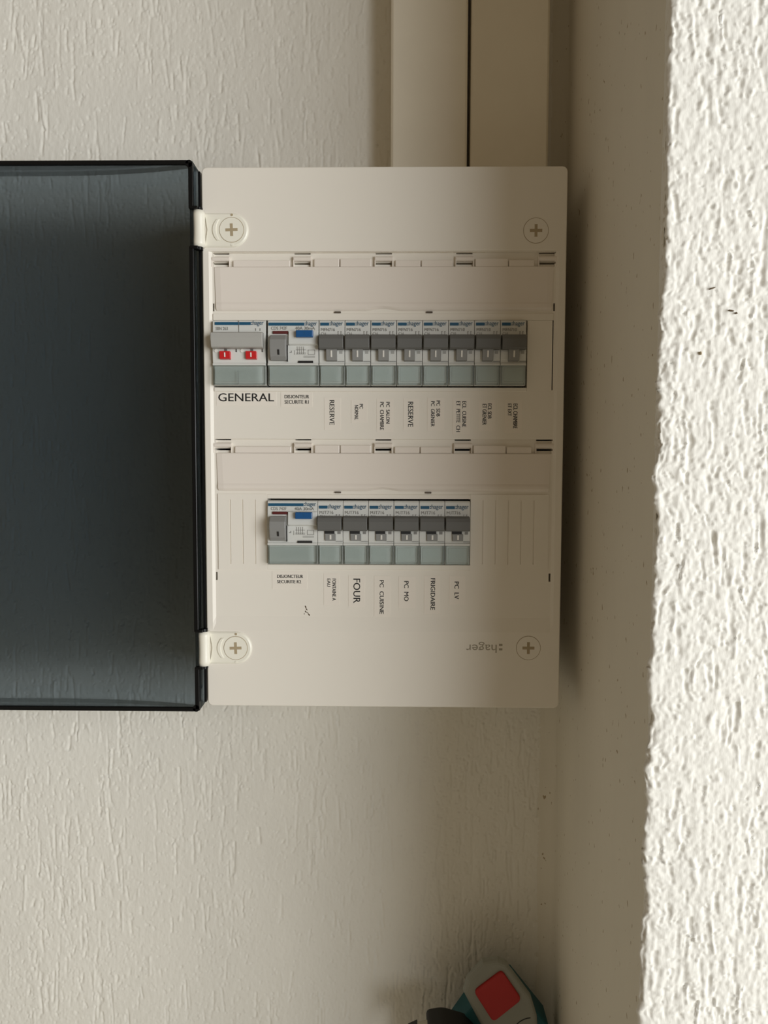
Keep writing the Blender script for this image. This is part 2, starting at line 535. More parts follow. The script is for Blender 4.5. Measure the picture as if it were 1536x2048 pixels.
# body (open box behind the cover)
bm = bmesh.new()
for b_ in ((-122, 122, 80, 85.5, -184, 184), (-122, -119.5, 16, 80, -184, 184), (119.5, 122, 16, 80, -184, 184),
           (-122, 122, 16, 80, -184, -181.5), (-122, 122, 16, 80, 181.5, 184)):
    box(bm, *b_)
bl(obj('enclosure_body', bm, 'cover', board))
bm = bmesh.new(); box(bm, -119, 119, 40, 42, -150, 150)  # near-black sheet added behind the cover so its gaps look shaded
bl(obj('dark_backing', bm, 'dark', board))
for zc in (61.6, -62.6):
    bm = bmesh.new()
    prism(bm, [(33, zc - 17.5), (33, zc - 12.5), (39.5, zc - 12.5), (39.5, zc + 12.5), (33, zc + 12.5), (33, zc + 17.5), (34, zc + 17.5), (34, zc + 13.5), (40.3, zc + 13.5),
                (40.3, zc - 13.5), (34, zc - 13.5), (34, zc - 17.5)], 'x', -116, 116)
    bl(obj('mounting_rail', bm, 't_metal', board))

CLIPS = (-112.6, -56.2, 0.0, 55.6, 112.4)
PD = 1.3                                        # recess of the middle panel
RAMP = 4.0
def cover_cell(x, z):
    ax = abs(x)
    inside = -118.5 < x < 118.0
    # holes
    if inside:
        for zt in (131.0, 3.0):                 # two label flaps with hinge strips
            for c in CLIPS:
                if c - 5.6 < x < c + 5.6 and (zt - 1.35 < z < zt - 0.5 or zt - 8.4 < z < zt - 7.0):
                    return None
            if zt - 10.3 < z < zt - 0.4 and abs(x) < 117.2:
                return PD + 2.0
        for zt in (90.4, -34.0):
            pass
        if 38.3 < z < 84.2 and -118.4 < x < 99.3: return None
        if 36.6 < z < 84.4 and 116.4 < x < 117.2: return None
        if -85.6 < z < -39.2 and -81.4 < x < 61.2: return None
        if 90.6 < z < 96.0 and (x < -117.4 or x > 116.8): return None
        if -97.2 < z < -91.4 and (x < -117.2 or x > 116.6): return None
    zlo = -133.0
    def yf(px, pz):
        d = min(125 - abs(px), 187.5 - abs(pz))
        if d < 0.9: return 0.9 - math.sqrt(max(0.0, 0.81 - (0.9 - d) ** 2))
        if pz > 131.01: return 0.0
        kx = 1.0
        if px <= -118.5: kx = 0.0 if px <= -120.6 else 1.0
        if px >= 118.0: kx = 0.0 if px >= 120.1 else 1.0
        kz = 1.0 if pz >= -123 else max(0.0, (pz - zlo) / (-123 - zlo))
        return PD * kx * kz
    if z > 131.0 and 186.6 > z and abs(x) < 124.1: return 0.0
    return yf
CR = 3.8
xs = [s * v for s in (1, -1) for v in (125, 124.75, 124.4, 124.1, 123.4, 122.4, 121.2)] + [-120.6, -118.5, -118.4, -117.4, -117.2, 116.4, 116.6, 116.8, 117.2, 118.0, 120.1, 125, -33.9, -29.4, 29.3, 33.9, 99.3, -81.4, 61.2]
for c in CLIPS: xs += [c - 5.6, c + 5.6]
zs2 = [s * v for s in (1, -1) for v in (187.5, 187.25, 186.9, 186.6, 185.9, 184.9, 183.7)] + [-133, -128, -123, -97.2, -91.4, -85.6, -39.2, -35.2, -34.1, 38.3, 36.6, 84.2, 84.4, 89.2, 90.3, 90.6, 96.0, 131.0, 160, 187.5, -160]
for zt in (131.0, 3.0): zs2 += [zt - 0.4, zt - 0.5, zt - 1.35, zt - 7.0, zt - 8.4, zt - 10.3]
bm = relief(xs, zs2, cover_cell, 16.0)
for v in bm.verts:                               # round the four corners
    vx, vz = abs(v.co.x / S) - (125 - CR), abs(v.co.z / S) - (187.5 - CR)
    if vx > 0 and vz > 0:
        k = max(vx, vz) / math.hypot(vx, vz)
        v.co.x = math.copysign((125 - CR + vx * k) * S, v.co.x)
        v.co.z = math.copysign((187.5 - CR + vz * k) * S, v.co.z)
bmesh.ops.recalc_face_normals(bm, faces=bm.faces)
cover = bl(obj('front_cover', bm, 'cover', board))

# label flaps
def label_flap(zt, zb):
    n = 60
    prof = [(0, 2.0), (0.1, 1.0), (0.6, 0.55), (0.70, 0.35), (0.80, 0.1), (0.86, -0.25), (0.92, -0.2), (0.97, 0.3), (1.0, 1.1), (1.0, 2.2)]
    zz = [zt - 0.0, zt - 0.2, zt - 1.0]
    bm = bmesh.new()
    rows = []
    for k in range(n + 1):
        x = -116.9 + (233.6) * k / n
        bump = 1.5 * max(0, 1 - (x / 12.5) ** 2) ** 2
        ex = 0.35 * max(0, abs(x) - 113) / 4
        H_ = zt - zb
        pts = [(zt, 2.2), (zt, 0.9), (zt - 0.5, 0.5), (zt - 0.62 * H_, 0.25), (zt - 0.80 * H_, 0.15), (zt - 0.86 * H_, -0.35), (zt - 0.93 * H_ + bump * 0.6, -0.35),
               (zb + 0.9 + bump, 0.25), (zb + bump, 1.0), (zb + bump, 2.4)]
        # the left and right ends lean inwards towards the bottom edge
        row = []
        for (z, y) in pts:
            lean = 1 - (zt - z) / H_ * 0.010
            row.append(bm.verts.new((x * lean * S, (y + ex + PD - 1.3) * S, z * S)))
        rows.append(row)
    for a, b_ in zip(rows[:-1], rows[1:]):
        for i in range(len(a) - 1):
            bm.faces.new((a[i], a[i + 1], b_[i + 1], b_[i]))
    for r_ in (rows[0], rows[-1]):
        bm.faces.new(r_)
    bmesh.ops.recalc_face_normals(bm, faces=bm.faces)
    f = bl(obj('label_flap', bm, 'flap', board))
    f['label'] = 'hinged cream label flap above the %s breaker row' % ('upper' if zt > 0 else 'lower')
    zc = zt + 5.6
    for c in CLIPS:                             # hinge barrel with its two cheeks
        bm = bmesh.new()
        cyl(bm, (PD + 0.9, zc - 0.1), 'x', 1.75, c - 5.9, c + 5.9, 16)
        box(bm, c - 6.4, c - 5.7, PD - 0.4, PD + 3, zt, zc + 1.5, 0.2, 1)
        box(bm, c + 5.7, c + 6.4, PD - 0.4, PD + 3, zt, zc + 1.5, 0.2, 1)
        k = obj('hinge_clip', bm, 'flap', f, smooth=False)
    for a, b_ in ((-104, -64), (-48, -30), (-30, -8), (8, 26), (26, 48), (63, 86), (86, 104)):
        bm = bmesh.new()                        # stepped hinge bars between the clips
        hgt = 4.6 if (int(a) % 3) else 5.6
        box(bm, a, b_ - 0.6, PD - 0.2, PD + 2.5, zt, zt + hgt, 0.5, 2)
        obj('hinge_bar', bm, 'flap', f)
    return f
label_flap(120.7, 90.7)
label_flap(-7.3, -33.9)

for zz in (89.75, -34.75):                        # shade of the little latch slots under each flap, painted as brown blocks
    for xx in (-31.7, 31.6):
        bm = bmesh.new(); box(bm, xx - 2.2, xx + 2.2, 0.1, 2.0, zz - 0.5, zz + 0.55, 0.2, 1)
        bl(obj('latch_slot_shade', bm, 'latch', board))
# blanking plates
def blank(x0, x1, z0, z1, grooves, lbl, y0=0.0):
    xs = [x0, x1]; gset = []
    for g in grooves: xs += [g - 0.35, g + 0.35]; gset.append(g)
    def fn(x, z):
        if z0 + 4 < z < z1 - 4:
            for g in gset:
                if abs(x - g) < 0.35: return y0 + 0.55
        return y0
    bm = relief(xs, [z0, z0 + 4, z1 - 4, z1], fn, y0 + 6)
    bmesh.ops.recalc_face_normals(bm, faces=bm.faces)
    o = bl(obj('blanking_plate', bm, 'cover', board)); o['label'] = lbl
    return o
blank(99.4, 116.4, 35.8, 84.2, (), 'plain cream blanking plate at the right end of the upper row', 0.75)
blank(-116.2, -81.5, -89.4, -36.0, (-107.6, -98.8, -89.9), 'grooved cream blanking plate at the left end of the lower row', 0.55)
blank(61.3, 115.9, -88.9, -36.0, (69.8, 78.7, 87.6, 96.5, 105.4), 'grooved cream blanking plate at the right end of the lower row', 0.55)
# thin frames of the two breaker windows
for (x0, x1, z0, z1, t) in ((-81.6, 61.4, -39.2, -36.2, 0), (-81.6, 61.4, -89.3, -85.7, 0), (-118, 99.4, 35.5, 38.2, 0), (-118.3, 117, 84.3, 88.9, 0)):
    bm = bmesh.new(); box(bm, x0, x1, 0.55, 3, z0, z1, 0.35, 2)
    bl(obj('window_ledge', bm, 'cover', board))

# screws flush in the right side of the cover
def screw_geo(parent, x, z, r=8.3, y=0.0, m='cover', tilt=0.0):
    bm = bmesh.new()
    cyl(bm, (x, z), 'y', r, y - 0.25, y + 0.4, 40)
    o = obj('screw_cap', bm, m, parent)
    bm = bmesh.new()
    n = 48                                       # shadow of the gap around the cap, painted as a flat ochre ring
    inn, out = [], []
    for k in range(n):
        a = 2 * math.pi * k / n
        inn.append(bm.verts.new(((x + (r + 0.02) * math.cos(a)) * S, (y - 0.06) * S, (z + (r + 0.02) * math.sin(a)) * S)))
        out.append(bm.verts.new(((x + (r + 0.38) * math.cos(a)) * S, (y - 0.06) * S, (z + (r + 0.38) * math.sin(a)) * S)))
    for k in range(n):
        j = (k + 1) % n; bm.faces.new((inn[k], inn[j], out[j], out[k]))
    g = obj('gap_shade_ring', bm, 'slot', o)
    bm = bmesh.new()                             # cross recess: its shade is painted on as an ochre cross
    c, s = math.cos(tilt), math.sin(tilt)
    pl = [(-1, -4.2), (1, -4.2), (1, -1), (4.2, -1), (4.2, 1), (1, 1), (1, 4.2), (-1, 4.2), (-1, 1), (-4.2, 1), (-4.2, -1), (-1, -1)]
    pl = [(x + a * c - b * s, z + a * s + b * c) for a, b in pl]
    prism(bm, pl, 'y', y - 0.32, y + 0.2)
    obj('cross_recess_shade', bm, 'slot', o)
    return o
bl(screw_geo(board, 103.9, 144.5))
bl(screw_geo(board, 102.9, -144.2))

# hinges: knuckle + leaf with a rounded end around its screw
def hinge(zc):
    bm = bmesh.new()
    # leaf: stadium with rounded end, soft dished edge
    def ring(inset, y):
        out = []
        r = 11.6 - inset
        for k in range(25):
            a = -math.pi / 2 + math.pi * k / 24
            out.append((-104.3 + r * math.cos(a), zc + r * math.sin(a), y))
        out.append((-122.5, zc + r, y)); out.append((-122.5 + 1.6, zc, y)); out.append((-122.5, zc - r, y))
        return out
    rings = [ring(0, 0.05), ring(0.5, -0.75), ring(1.3, -1.2)]
    vr = [[bm.verts.new((p[0] * S, p[2] * S, p[1] * S)) for p in r_] for r_ in rings]
    n = len(vr[0])
    for a, b_ in zip(vr[:-1], vr[1:]):
        for k in range(n):
            j = (k + 1) % n
            bm.faces.new((a[k], a[j], b_[j], b_[k]))
    bm.faces.new(vr[-1])
    bmesh.ops.recalc_face_normals(bm, faces=bm.faces)
    leaf = bl(obj('hinge', bm, 'hinge', board))
    # knuckle: slightly waisted barrel
    bm = bmesh.new()
    n = 28; rows = []
    for i in range(9):
        t = i / 8 * 2 - 1
        r = 3.7 + 0.5 * t * t
        if abs(t) == 1: r -= 0.4
        rows.append([bm.verts.new(((-126.2 + r * 1.05 * math.cos(2 * math.pi * k / n)) * S, (-2.6 + r * math.sin(2 * math.pi * k / n)) * S, (zc + 12.1 * t) * S)) for k in range(n)])
    for a, b_ in zip(rows[:-1], rows[1:]):
        for k in range(n):
            j = (k + 1) % n; bm.faces.new((a[k], a[j], b_[j], b_[k]))
    bm.faces.new(rows[0]); bm.faces.new(rows[-1])
    bmesh.ops.recalc_face_normals(bm, faces=bm.faces)
    obj('knuckle', bm, 'hinge', leaf, smooth=True)
    # raised crescent grip left of the screw
    bm = bmesh.new()
    pts = []
    for k in range(13):
        a = math.radians(140 + 80 * k / 12); pts.append((-104.2 + 13.2 * math.cos(a), zc + 11.2 * math.sin(a)))
    for k in range(13):
        a = math.radians(220 - 80 * k / 12); pts.append((-104.2 + 10.6 * math.cos(a), zc + 11.2 * math.sin(a)))
    prism(bm, pts, 'y', -1.9, -1.0, 0.35, 2)
    obj('grip', bm, 'hinge', leaf)
    for dz in (-10.0, 10.0):
        bm = bmesh.new(); cyl(bm, (-104.0, zc + dz), 'y', 0.8, -1.5, -1.0, 14)
        obj('dimple', bm, 'slot' if dz > 0 else 'hinge', leaf)
    sc = screw_geo(leaf, -104.3, zc, 8.2, -1.2, 'hinge', 0.03)
    return leaf
hinge(145.1)
hinge(-145.3)

# upside-down maker's mark
bm = bmesh.new()
text(bm, 'hager', 59.0, -147.9, 21.6, 7.9, -0.08, 180)
for dz in (-1.7, 1.5):
    flat(bm, 82.2, 84.6, -143.6 + dz - 0.75, -143.6 + dz + 0.75, -0.08)
lg = bl(obj('logo_lettering', bm, 'logo', board)); lg['label'] = 'upside-down grey maker logo'

# small brown insect stain on the cover
bm = bmesh.new()
def blob(x, z, rx, rz, a):
    vl = []
    for k in range(12):
        t = 2 * math.pi * k / 12
        p, q = rx * math.cos(t), rz * math.sin(t)
        vl.append(bm.verts.new(((x + p * math.cos(a) - q * math.sin(a)) * S, -0.06 * S, (z + p * math.sin(a) + q * math.cos(a)) * S)))
    bm.faces.new(vl)
for a in ((-54.8, -116.0, 0.45, 1.0, 0.4), (-54.1, -117.7, 0.35, 0.95, 0.6), (-54.9, -119.3, 0.4, 0.6, 0.1), (-54.1, -119.8, 0.9, 0.22, -0.15), (-53.0, -120.7, 0.22, 0.9, 0.6), (-52.3, -121.7, 0.5, 0.75, 0.7), (-55.7, -121.0, 0.2, 0.6, 0)):
    blob(*a)
stn = bl(obj('stain', bm, 'stain', board)); stn['label'] = 'tiny brown stain'
for v in stn.data.vertices: v.co.y = (PD - 0.06) * S

# smoked door swung open against the wall side
DY = -6.0                                        # plane of the rim edge
X1, X0 = -129.4, -378.0
ZT = 189.2
xc, hw = (X0 + X1) / 2, (X1 - X0) / 2
def face_y(x):
    t = abs((x - xc) / hw)
    return DY + 9.0 + 14.5 * (1 - t ** 2.6)
bm = bmesh.new()
n = 48
tk = 2.2
xsd = [X0 + (X1 - X0) * k / n for k in range(n + 1)]
cols = []
for x in xsd:
    y = face_y(x)
    cols.append([bm.verts.new((x * S, yy * S, zz * S)) for (yy, zz) in ((DY, ZT), (y + tk, ZT), (y + tk, -ZT), (DY, -ZT), (DY, -ZT + tk), (y, -ZT + tk), (y, ZT - tk), (DY, ZT - tk))])
for a, b_ in zip(cols[:-1], cols[1:]):
    for i in range(8):
        j = (i + 1) % 8
        bm.faces.new((a[i], a[j], b_[j], b_[i]))
def side(col, xin):                              # closed side wall of the tray
    inn = [bm.verts.new((xin * S, yy * S, zz * S)) for (yy, zz) in ((DY, ZT - tk), (face_y(xin), ZT - tk), (face_y(xin), -ZT + tk), (DY, -ZT + tk))]
    bm.faces.new(inn)
    bm.faces.new((col[0], col[1], col[2], col[3], col[4], col[5], col[6], col[7]))
    bm.faces.new((col[7], col[6], col[5], col[4]))
    bm.faces.new((col[7], inn[0], inn[3], col[4]))
side(cols[0], X0 + tk); side(cols[-1], X1 - tk)
for i, z_ in ((1, 184.6), (2, -184.6)):              # the hinge side slopes in towards the cover
    cols[-1][i].co.x = -126.6 * S; cols[-1][i].co.z = z_ * S; cols[-1][i].co.y = 6.5 * S
bmesh.ops.recalc_face_normals(bm, faces=bm.faces)
door = bl(obj('door', bm, 'smoke', board))
door['label'] = 'smoked transparent plastic door swung open to the left'
# dark edge of the rim
def rim_piece(nm, *b_):
    bm = bmesh.new(); box(bm, *b_, 0.5, 2); return obj(nm, bm, 'smoke_edge', door)
rim_piece('rim_edge', X0 - 0.3, X1 - 2.0, DY - 1.2, DY + 1.6, ZT - tk - 0.3, ZT + 0.4)
rim_piece('rim_edge', X0 - 0.3, X1 - 2.0, DY - 1.2, DY + 1.6, -ZT - 0.4, -ZT + tk + 0.3)
rim_piece('rim_edge', X0 - 0.4, X0 + tk + 0.3, DY - 1.2, DY + 1.6, -ZT, ZT)
for (a, b_) in ((ZT - 1, 157.6), (132.6, -132.8), (-157.8, -ZT + 1)):
    rim_piece('rim_edge', X1 - tk - 0.6, X1 + 0.4, DY - 1.2, DY + 1.6, b_, a)
for s in (1, -1):                                # rounded corners
    bm = bmesh.new(); cyl(bm, (X1 - 2.0, s * (ZT - 2.0)), 'y', 2.4, DY - 1.2, DY + 1.6, 20); obj('rim_corner', bm, 'smoke_edge', door)
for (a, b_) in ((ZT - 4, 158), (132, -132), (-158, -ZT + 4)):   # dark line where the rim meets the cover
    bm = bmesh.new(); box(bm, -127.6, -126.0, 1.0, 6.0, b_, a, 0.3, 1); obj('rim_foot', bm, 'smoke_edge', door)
for zc in (145.1, -145.3):
    for s in (1, -1):
        bm = bmesh.new(); cyl(bm, (-126.2, -2.6), 'z', 2.6, zc + s * 12.0, zc + s * 14.2, 20)
        box(bm, -131.6, -126.0, DY - 1.6, DY + 2.5, zc + s * 13.2 - 1, zc + s * 13.2 + 1, 0.4, 2)
        obj('hinge_pin', bm, 'smoke_edge', door)

# ------------------------------------------------------------------ breakers
HM = 22.2                                        # half of the 45 mm nose height
def module_body(w, prof=None):
    bm = bmesh.new()
    prof = prof or [(20, HM), (-1.6, HM), (-2.6, HM - 1), (-3.0, 12.6), (-3.6, 6.0), (-4.2, 0.5), (-3.8, -4.5), (-3.2, -7.0), (-4.4, -7.4), (-4.6, -8.7), (-3.6, -9.0), (-1.6, -9.2), (-1.6, -HM), (20, -HM)]
    prism(bm, prof, 'x', -w / 2, w / 2, 0.22, 1)
    return bm

def terminal_cover(w, split=None):
    """clear teal label holder over the terminals: front pane, side cheeks, bottom lip"""
    bm = bmesh.new()
    h = w / 2 - 0.3
    parts = [(-h, h, -5.0, -4.3, -HM + 0.2, -8.9), (-h, -h + 0.9, -4.3, -1.7, -HM + 0.2, -9.1), (h - 0.9, h, -4.3, -1.7, -HM + 0.2, -9.1),
             (-h + 0.9, h - 0.9, -4.3, -1.7, -HM + 0.2, -HM + 1.4), (-h + 1.8, h - 1.8, -5.25, -5.0, -HM + 2.2, -10.1)]
    for p in parts: box(bm, *p, 0.18, 1)
    return bm

def bar_and_logo(parent, w, bx0, bx1, lx0, lx1, zc):
    bm = bmesh.new()
    flat(bm, bx0, bx1, zc - 1.0, zc + 1.0, -3.12)
    b_ = obj('blue_bar', bm, 'blue', parent)
    bm = bmesh.new()
    lw = lx1 - lx0
    text(bm, 'hager', lx0 + lw * 0.13, zc - 1.9, lw * 0.87, 4.0, -3.12)
    for dz in (-0.55, 0.75): flat(bm, lx0, lx0 + lw * 0.08, zc + dz - 0.3, zc + dz + 0.3, -3.12)
    obj('brand_lettering', bm, 'blue', parent)

def mcb(code, amp, zbar, style):
    t = empty('circuit_breaker')
    w = 17.45
    obj('body', module_body(w), 'mod', t)
    bar_and_logo(t, w, -7.9, -1.9, -1.4, 7.6, zbar)
    bm = bmesh.new()
    text(bm, code, -7.4, zbar - 4.8, 9.6, 2.2, -3.2)
    text(bm, amp, -7.4, zbar - 7.6, 3.6, 2.0, -3.25)
    for k in range(2):
        flat(bm, 4.2 + 2.0 * k, 4.5 + 2.0 * k, zbar - 7.0, zbar - 5.2, -3.25)
        flat(bm, 4.0 + 2.0 * k, 4.9 + 2.0 * k, zbar - 5.2, zbar - 4.9, -3.25)
    obj('rating_lettering', bm, 'greyink', t)
    # toggle: full width grey grip above a narrow tongue
    bm = bmesh.new()
    zt = 11.4 if style == 'a' else 11.2
    prism(bm, [(-2.6, zt + 0.6), (-6.0, zt + 0.5), (-9.6, zt - 0.6), (-10.4, zt - 3.0), (-9.8, 2.6), (-9.0, 1.7), (-3.6, 1.5)], 'x', -8.45, 8.2, 0.4, 2)
    tg = obj('toggle', bm, 'tog', t)
    bm = bmesh.new()
    if style == 'a':
        prism(bm, [(-3.4, 2.2), (-7.8, 2.2), (-6.6, -5.7), (-3.0, -6.2)], 'x', -3.7, 3.7, 0.25, 1)
    else:
        prism(bm, [(-3.4, -0.6), (-5.6, -0.6), (-5.0, -5.4), (-3.0, -5.8)], 'x', -3.6, 3.9, 0.25, 1)
    tn = obj('tongue', bm, 'tog_mid', tg)
    bm = bmesh.new()
    if style == 'a':
        prism(bm, [(-7.9, 0.8), (-8.0, 0.8), (-7.2, -3.6), (-7.0, -3.6)], 'x', -0.55, 0.55)
    else:
        prism(bm, [(-5.55, -1.3), (-5.85, -1.3), (-5.4, -4.6), (-5.2, -4.6)], 'x', -0.3, 0.9)
    obj('on_mark', bm, 'white', tg)
    if style == 'b':                              # shadow in the slot above the tongue, painted as a black block
        bm = bmesh.new(); box(bm, -3.9, 3.0, -4.9, -3.4, -0.6, 2.0); obj('tongue_slot_dark', bm, 'ink', t)
    bm = bmesh.new()
    box(bm, 5.0, 7.3, -4.25, -3.6, -0.9, 1.1); obj('indicator_window', bm, 'greyink' if style == 'b' else 'tog_light', t)
    bm = bmesh.new(); box(bm, 4.0, 8.6, -4.0, -3.5, -6.25, -5.95); obj('seam', bm, 'tog_mid', t)
    obj('terminal_cover', terminal_cover(17.4), 'teal', t)
    return t

def rcd():
    t = empty('residual_current_breaker')
    w = 35.0
    # upper right and lower right faces step at z = 5
    obj('body', module_body(w), 'mod', t)
    bar_and_logo(t, w, -16.9, 7.8, 8.3, 16.6, 19.4)
    bm = bmesh.new()
    text(bm, 'CDS 742F', -15.0, 15.6, 11.0, 2.1, -3.2)
    text(bm, '40A 30mA', 1.6, 15.6, 13.6, 2.1, -3.2)
    obj('rating_lettering', bm, 'greyink', t)
    bm = bmesh.new(); prism(bm, [(-3.0, 14.6), (-4.8, 14.4), (-5.6, 5.6), (-4.0, 4.6), (-3, 4.6)], 'x', -2.9, 17.3, 0.3, 2); obj('raised_face', bm, 'mod', t)
    bm = bmesh.new(); box(bm, -13.9, -3.3, -4.0, -3.0, 12.7, 14.6, 0.15, 1); obj('maroon_strip', bm, 'maroon', t)
    bm = bmesh.new()
    prism(bm, [(-3, 11.6), (-6.4, 11.4), (-9.8, 8.0), (-10.2, 3.5), (-8.2, -3.2), (-6.2, -5.6), (-3, -5.9)], 'x', -15.4, -4.0, 0.6, 2)
    tg = obj('rocker', bm, 'tog_mid', t)
    bm = bmesh.new()
    prism(bm, [(-9.75, 1.2), (-9.9, 1.2), (-8.75, -2.2), (-8.5, -2.2)], 'x', -9.9, -8.6); obj('on_mark', bm, 'ink', tg)
    bm = bmesh.new(); box(bm, -4.0, -3.45, -6.0, -3.2, -6.2, 5.0); obj('rocker_gap', bm, 'ink', t)
    bm = bmesh.new(); box(bm, 2.5, 14.2, -8.4, -4.0, 9.8, 14.5, 0.5, 2)
    bt = obj('test_button', bm, 'bluebtn', t); bt['label'] = 'raised blue test button'
    bm = bmesh.new(); text(bm, 'T', 7.7, 11.2, 1.3, 1.9, -8.44); obj('button_letter', bm, 'blue', bt)
    bm = bmesh.new()                              # printed wiring diagram
    y = -4.35
    def ln(x0, x1, z0, z1): flat(bm, x0, x1, z0, z1, y)
    for x in (3.0, 4.4, 5.8, 7.2): ln(x, x + 0.25, -1.2, 4.0)
    for z in (1.6, -0.4, -1.2): ln(2.2, 9.0, z, z + 0.25)
    ln(10.4, 15.2, 1.5, 1.75); ln(10.4, 15.2, -1.4, -1.15); ln(10.4, 10.65, -1.4, 1.75); ln(14.95, 15.2, -1.4, 1.75)
    for z in (-2.6, -3.4): ln(7.4, 15.2, z, z + 0.22)
    ln(1.0, 1.25, -1.6, 1.4); ln(-2.2, -0.9, -0.2, 0.2); ln(-1.2, -0.8, -0.2, 1.2)
    obj('wiring_diagram', bm, 'greyink', t)
    bm = bmesh.new(); box(bm, 3.6, 13.9, -4.3, -3.4, -7.3, -5.7, 0.2, 1); obj('black_slot', bm, 'ink', t)
    obj('terminal_cover', terminal_cover(34.9), 'teal', t)
    return t

def main_switch():
    t = empty('main_switch')
    w = 36.6
    obj('body', module_body(w), 'mod', t)
    bar_and_logo(t, w, -16.7, 8.2, 8.6, 17.0, 19.8)
    bm = bmesh.new(); text(bm, 'SBN 263', -16.0, 15.4, 8.4, 2.1, -3.2)
    for x in (11.4, 14.4): flat(bm, x, x + 0.4, 14.8, 16.6, -3.2)
    obj('rating_lettering', bm, 'greyink', t)
    bm = bmesh.new(); box(bm, -0.1, 0.1, -3.3, -2.4, 12.8, HM - 0.3); obj('seam', bm, 'tog_mid', t)
    bm = bmesh.new()
    prism(bm, [(-2.6, 13.4), (-8.0, 13.2), (-10.8, 12.2), (-11.2, 9.0), (-9.6, 3.2), (-8.8, 2.6), (-3.6, 2.2)], 'x', -18.1, 17.3, 0.4, 2)
    tg = obj('toggle', bm, 'tog_light', t)
    for k, xc_ in enumerate((-9.3, 8.7)):
        bm = bmesh.new(); prism(bm, [(-3.4, 0.4), (-6.6, 0.6), (-6.0, -4.5), (-3.0, -5.0)], 'x', xc_ - 3.8, xc_ + 3.8, 0.3, 2)
        r = obj('tongue', bm, 'red', tg); r['label'] = 'red switch tongue'
        bm = bmesh.new(); prism(bm, [(-6.6, -0.4), (-6.9, -0.4), (-6.35, -3.4), (-6.1, -3.4)], 'x', xc_ - 0.45, xc_ + 0.45); obj('on_mark', bm, 'white', tg)
        bm = bmesh.new(); box(bm, xc_ - 0.2, xc_ + 1.2, -4.9, -3.8, 0.7, 2.2); obj('tongue_slot_dark', bm, 'tog', t)
        bm = bmesh.new(); box(bm, xc_ + 7.2, xc_ + 8.0, -4.5, -3.8, 0.2, 2.2); obj('indicator_window', bm, 'tog', t)
        bm = bmesh.new(); cyl(bm, (xc_ - 6.4, 1.1), 'y', 1.2, -4.7, -3.6, 16); obj('lock_nub', bm, 'white', t)
    obj('terminal_cover', terminal_cover(36.6), 'teal', t)
    bm = bmesh.new(); box(bm, -0.62, -0.42, -5.3, -4.9, -HM + 0.4, -12.5); obj('cover_seam', bm, 'tog', t)
    return t

Z1, Z2 = 61.6, -62.7
def place(o, x, z):
    o.location = (x * S, 0, z * S)
g1 = 'modular devices in the upper row'
g2 = 'modular devices in the lower row'
ms = main_switch(); place(ms, -99.4, Z1)
tag(ms, 'wide main switch with two red tongues above the GENERAL sticker', 'main switch')
r1 = rcd(); place(r1, -62.15, Z1)
tag(r1, 'upper residual current breaker with blue test button beside the red-tongued main switch', 'circuit breaker', 'residual current breakers')
r2 = copy_tree(r1); place(r2, -63.2, Z2)
tag(r2, 'lower residual current breaker with blue button, at left end of bottom breaker row', 'circuit breaker', 'residual current breakers')
a = mcb('MFN716', 'C16', 19.4, 'a')
a10 = mcb('MFN710', 'C10', 19.4, 'a')
b = mcb('MJT716', 'C16', 17.8, 'b')
P1 = 17.78
row1 = [(a, 'slim circuit breaker beside the upper blue-button breaker, above the first RESERVE sticker'),
        (a, 'slim upper-row circuit breaker above the PC NORMAL sticker'),
        (a, 'slim upper-row circuit breaker above the PC SALON PC CHAMBRE sticker'),
        (a, 'slim circuit breaker in mid upper row, above the second RESERVE sticker'),
        (a, 'slim upper-row circuit breaker above the PC SDB PC GRENIER sticker'),
        (a10, 'slim upper-row circuit breaker above the ECL CUISINE ET PETITE CH sticker'),
        (a10, 'slim upper-row circuit breaker above the ECL SDB ET GRENIER sticker'),
        (a10, 'slim circuit breaker at right end of upper row, above the ECL CHAMBRE sticker')]
used = set()
def take(proto):
    if proto.name in used: return copy_tree(proto)
    used.add(proto.name); return proto
for k, (p, lbl) in enumerate(row1):
    o = take(p); place(o, -44.3 + P1 * (k + 0.5), Z1); tag(o, lbl, 'circuit breaker', 'slim breakers in the upper row')
row2 = ['slim lower-row circuit breaker above the FONTAINE A EAU sticker', 'slim lower-row circuit breaker above the large FOUR sticker',
        'slim lower-row circuit breaker above the PC CUISINE sticker', 'slim lower-row circuit breaker above the PC MO sticker',
        'slim lower-row circuit breaker above the FRIGIDAIRE sticker', 'slim circuit breaker at right end of lower row, above the PC LV sticker']
for k, lbl in enumerate(row2):
    o = take(b); place(o, -45.6 + 17.72 * (k + 0.5), Z2); tag(o, lbl, 'circuit breaker', 'slim breakers in the lower row')

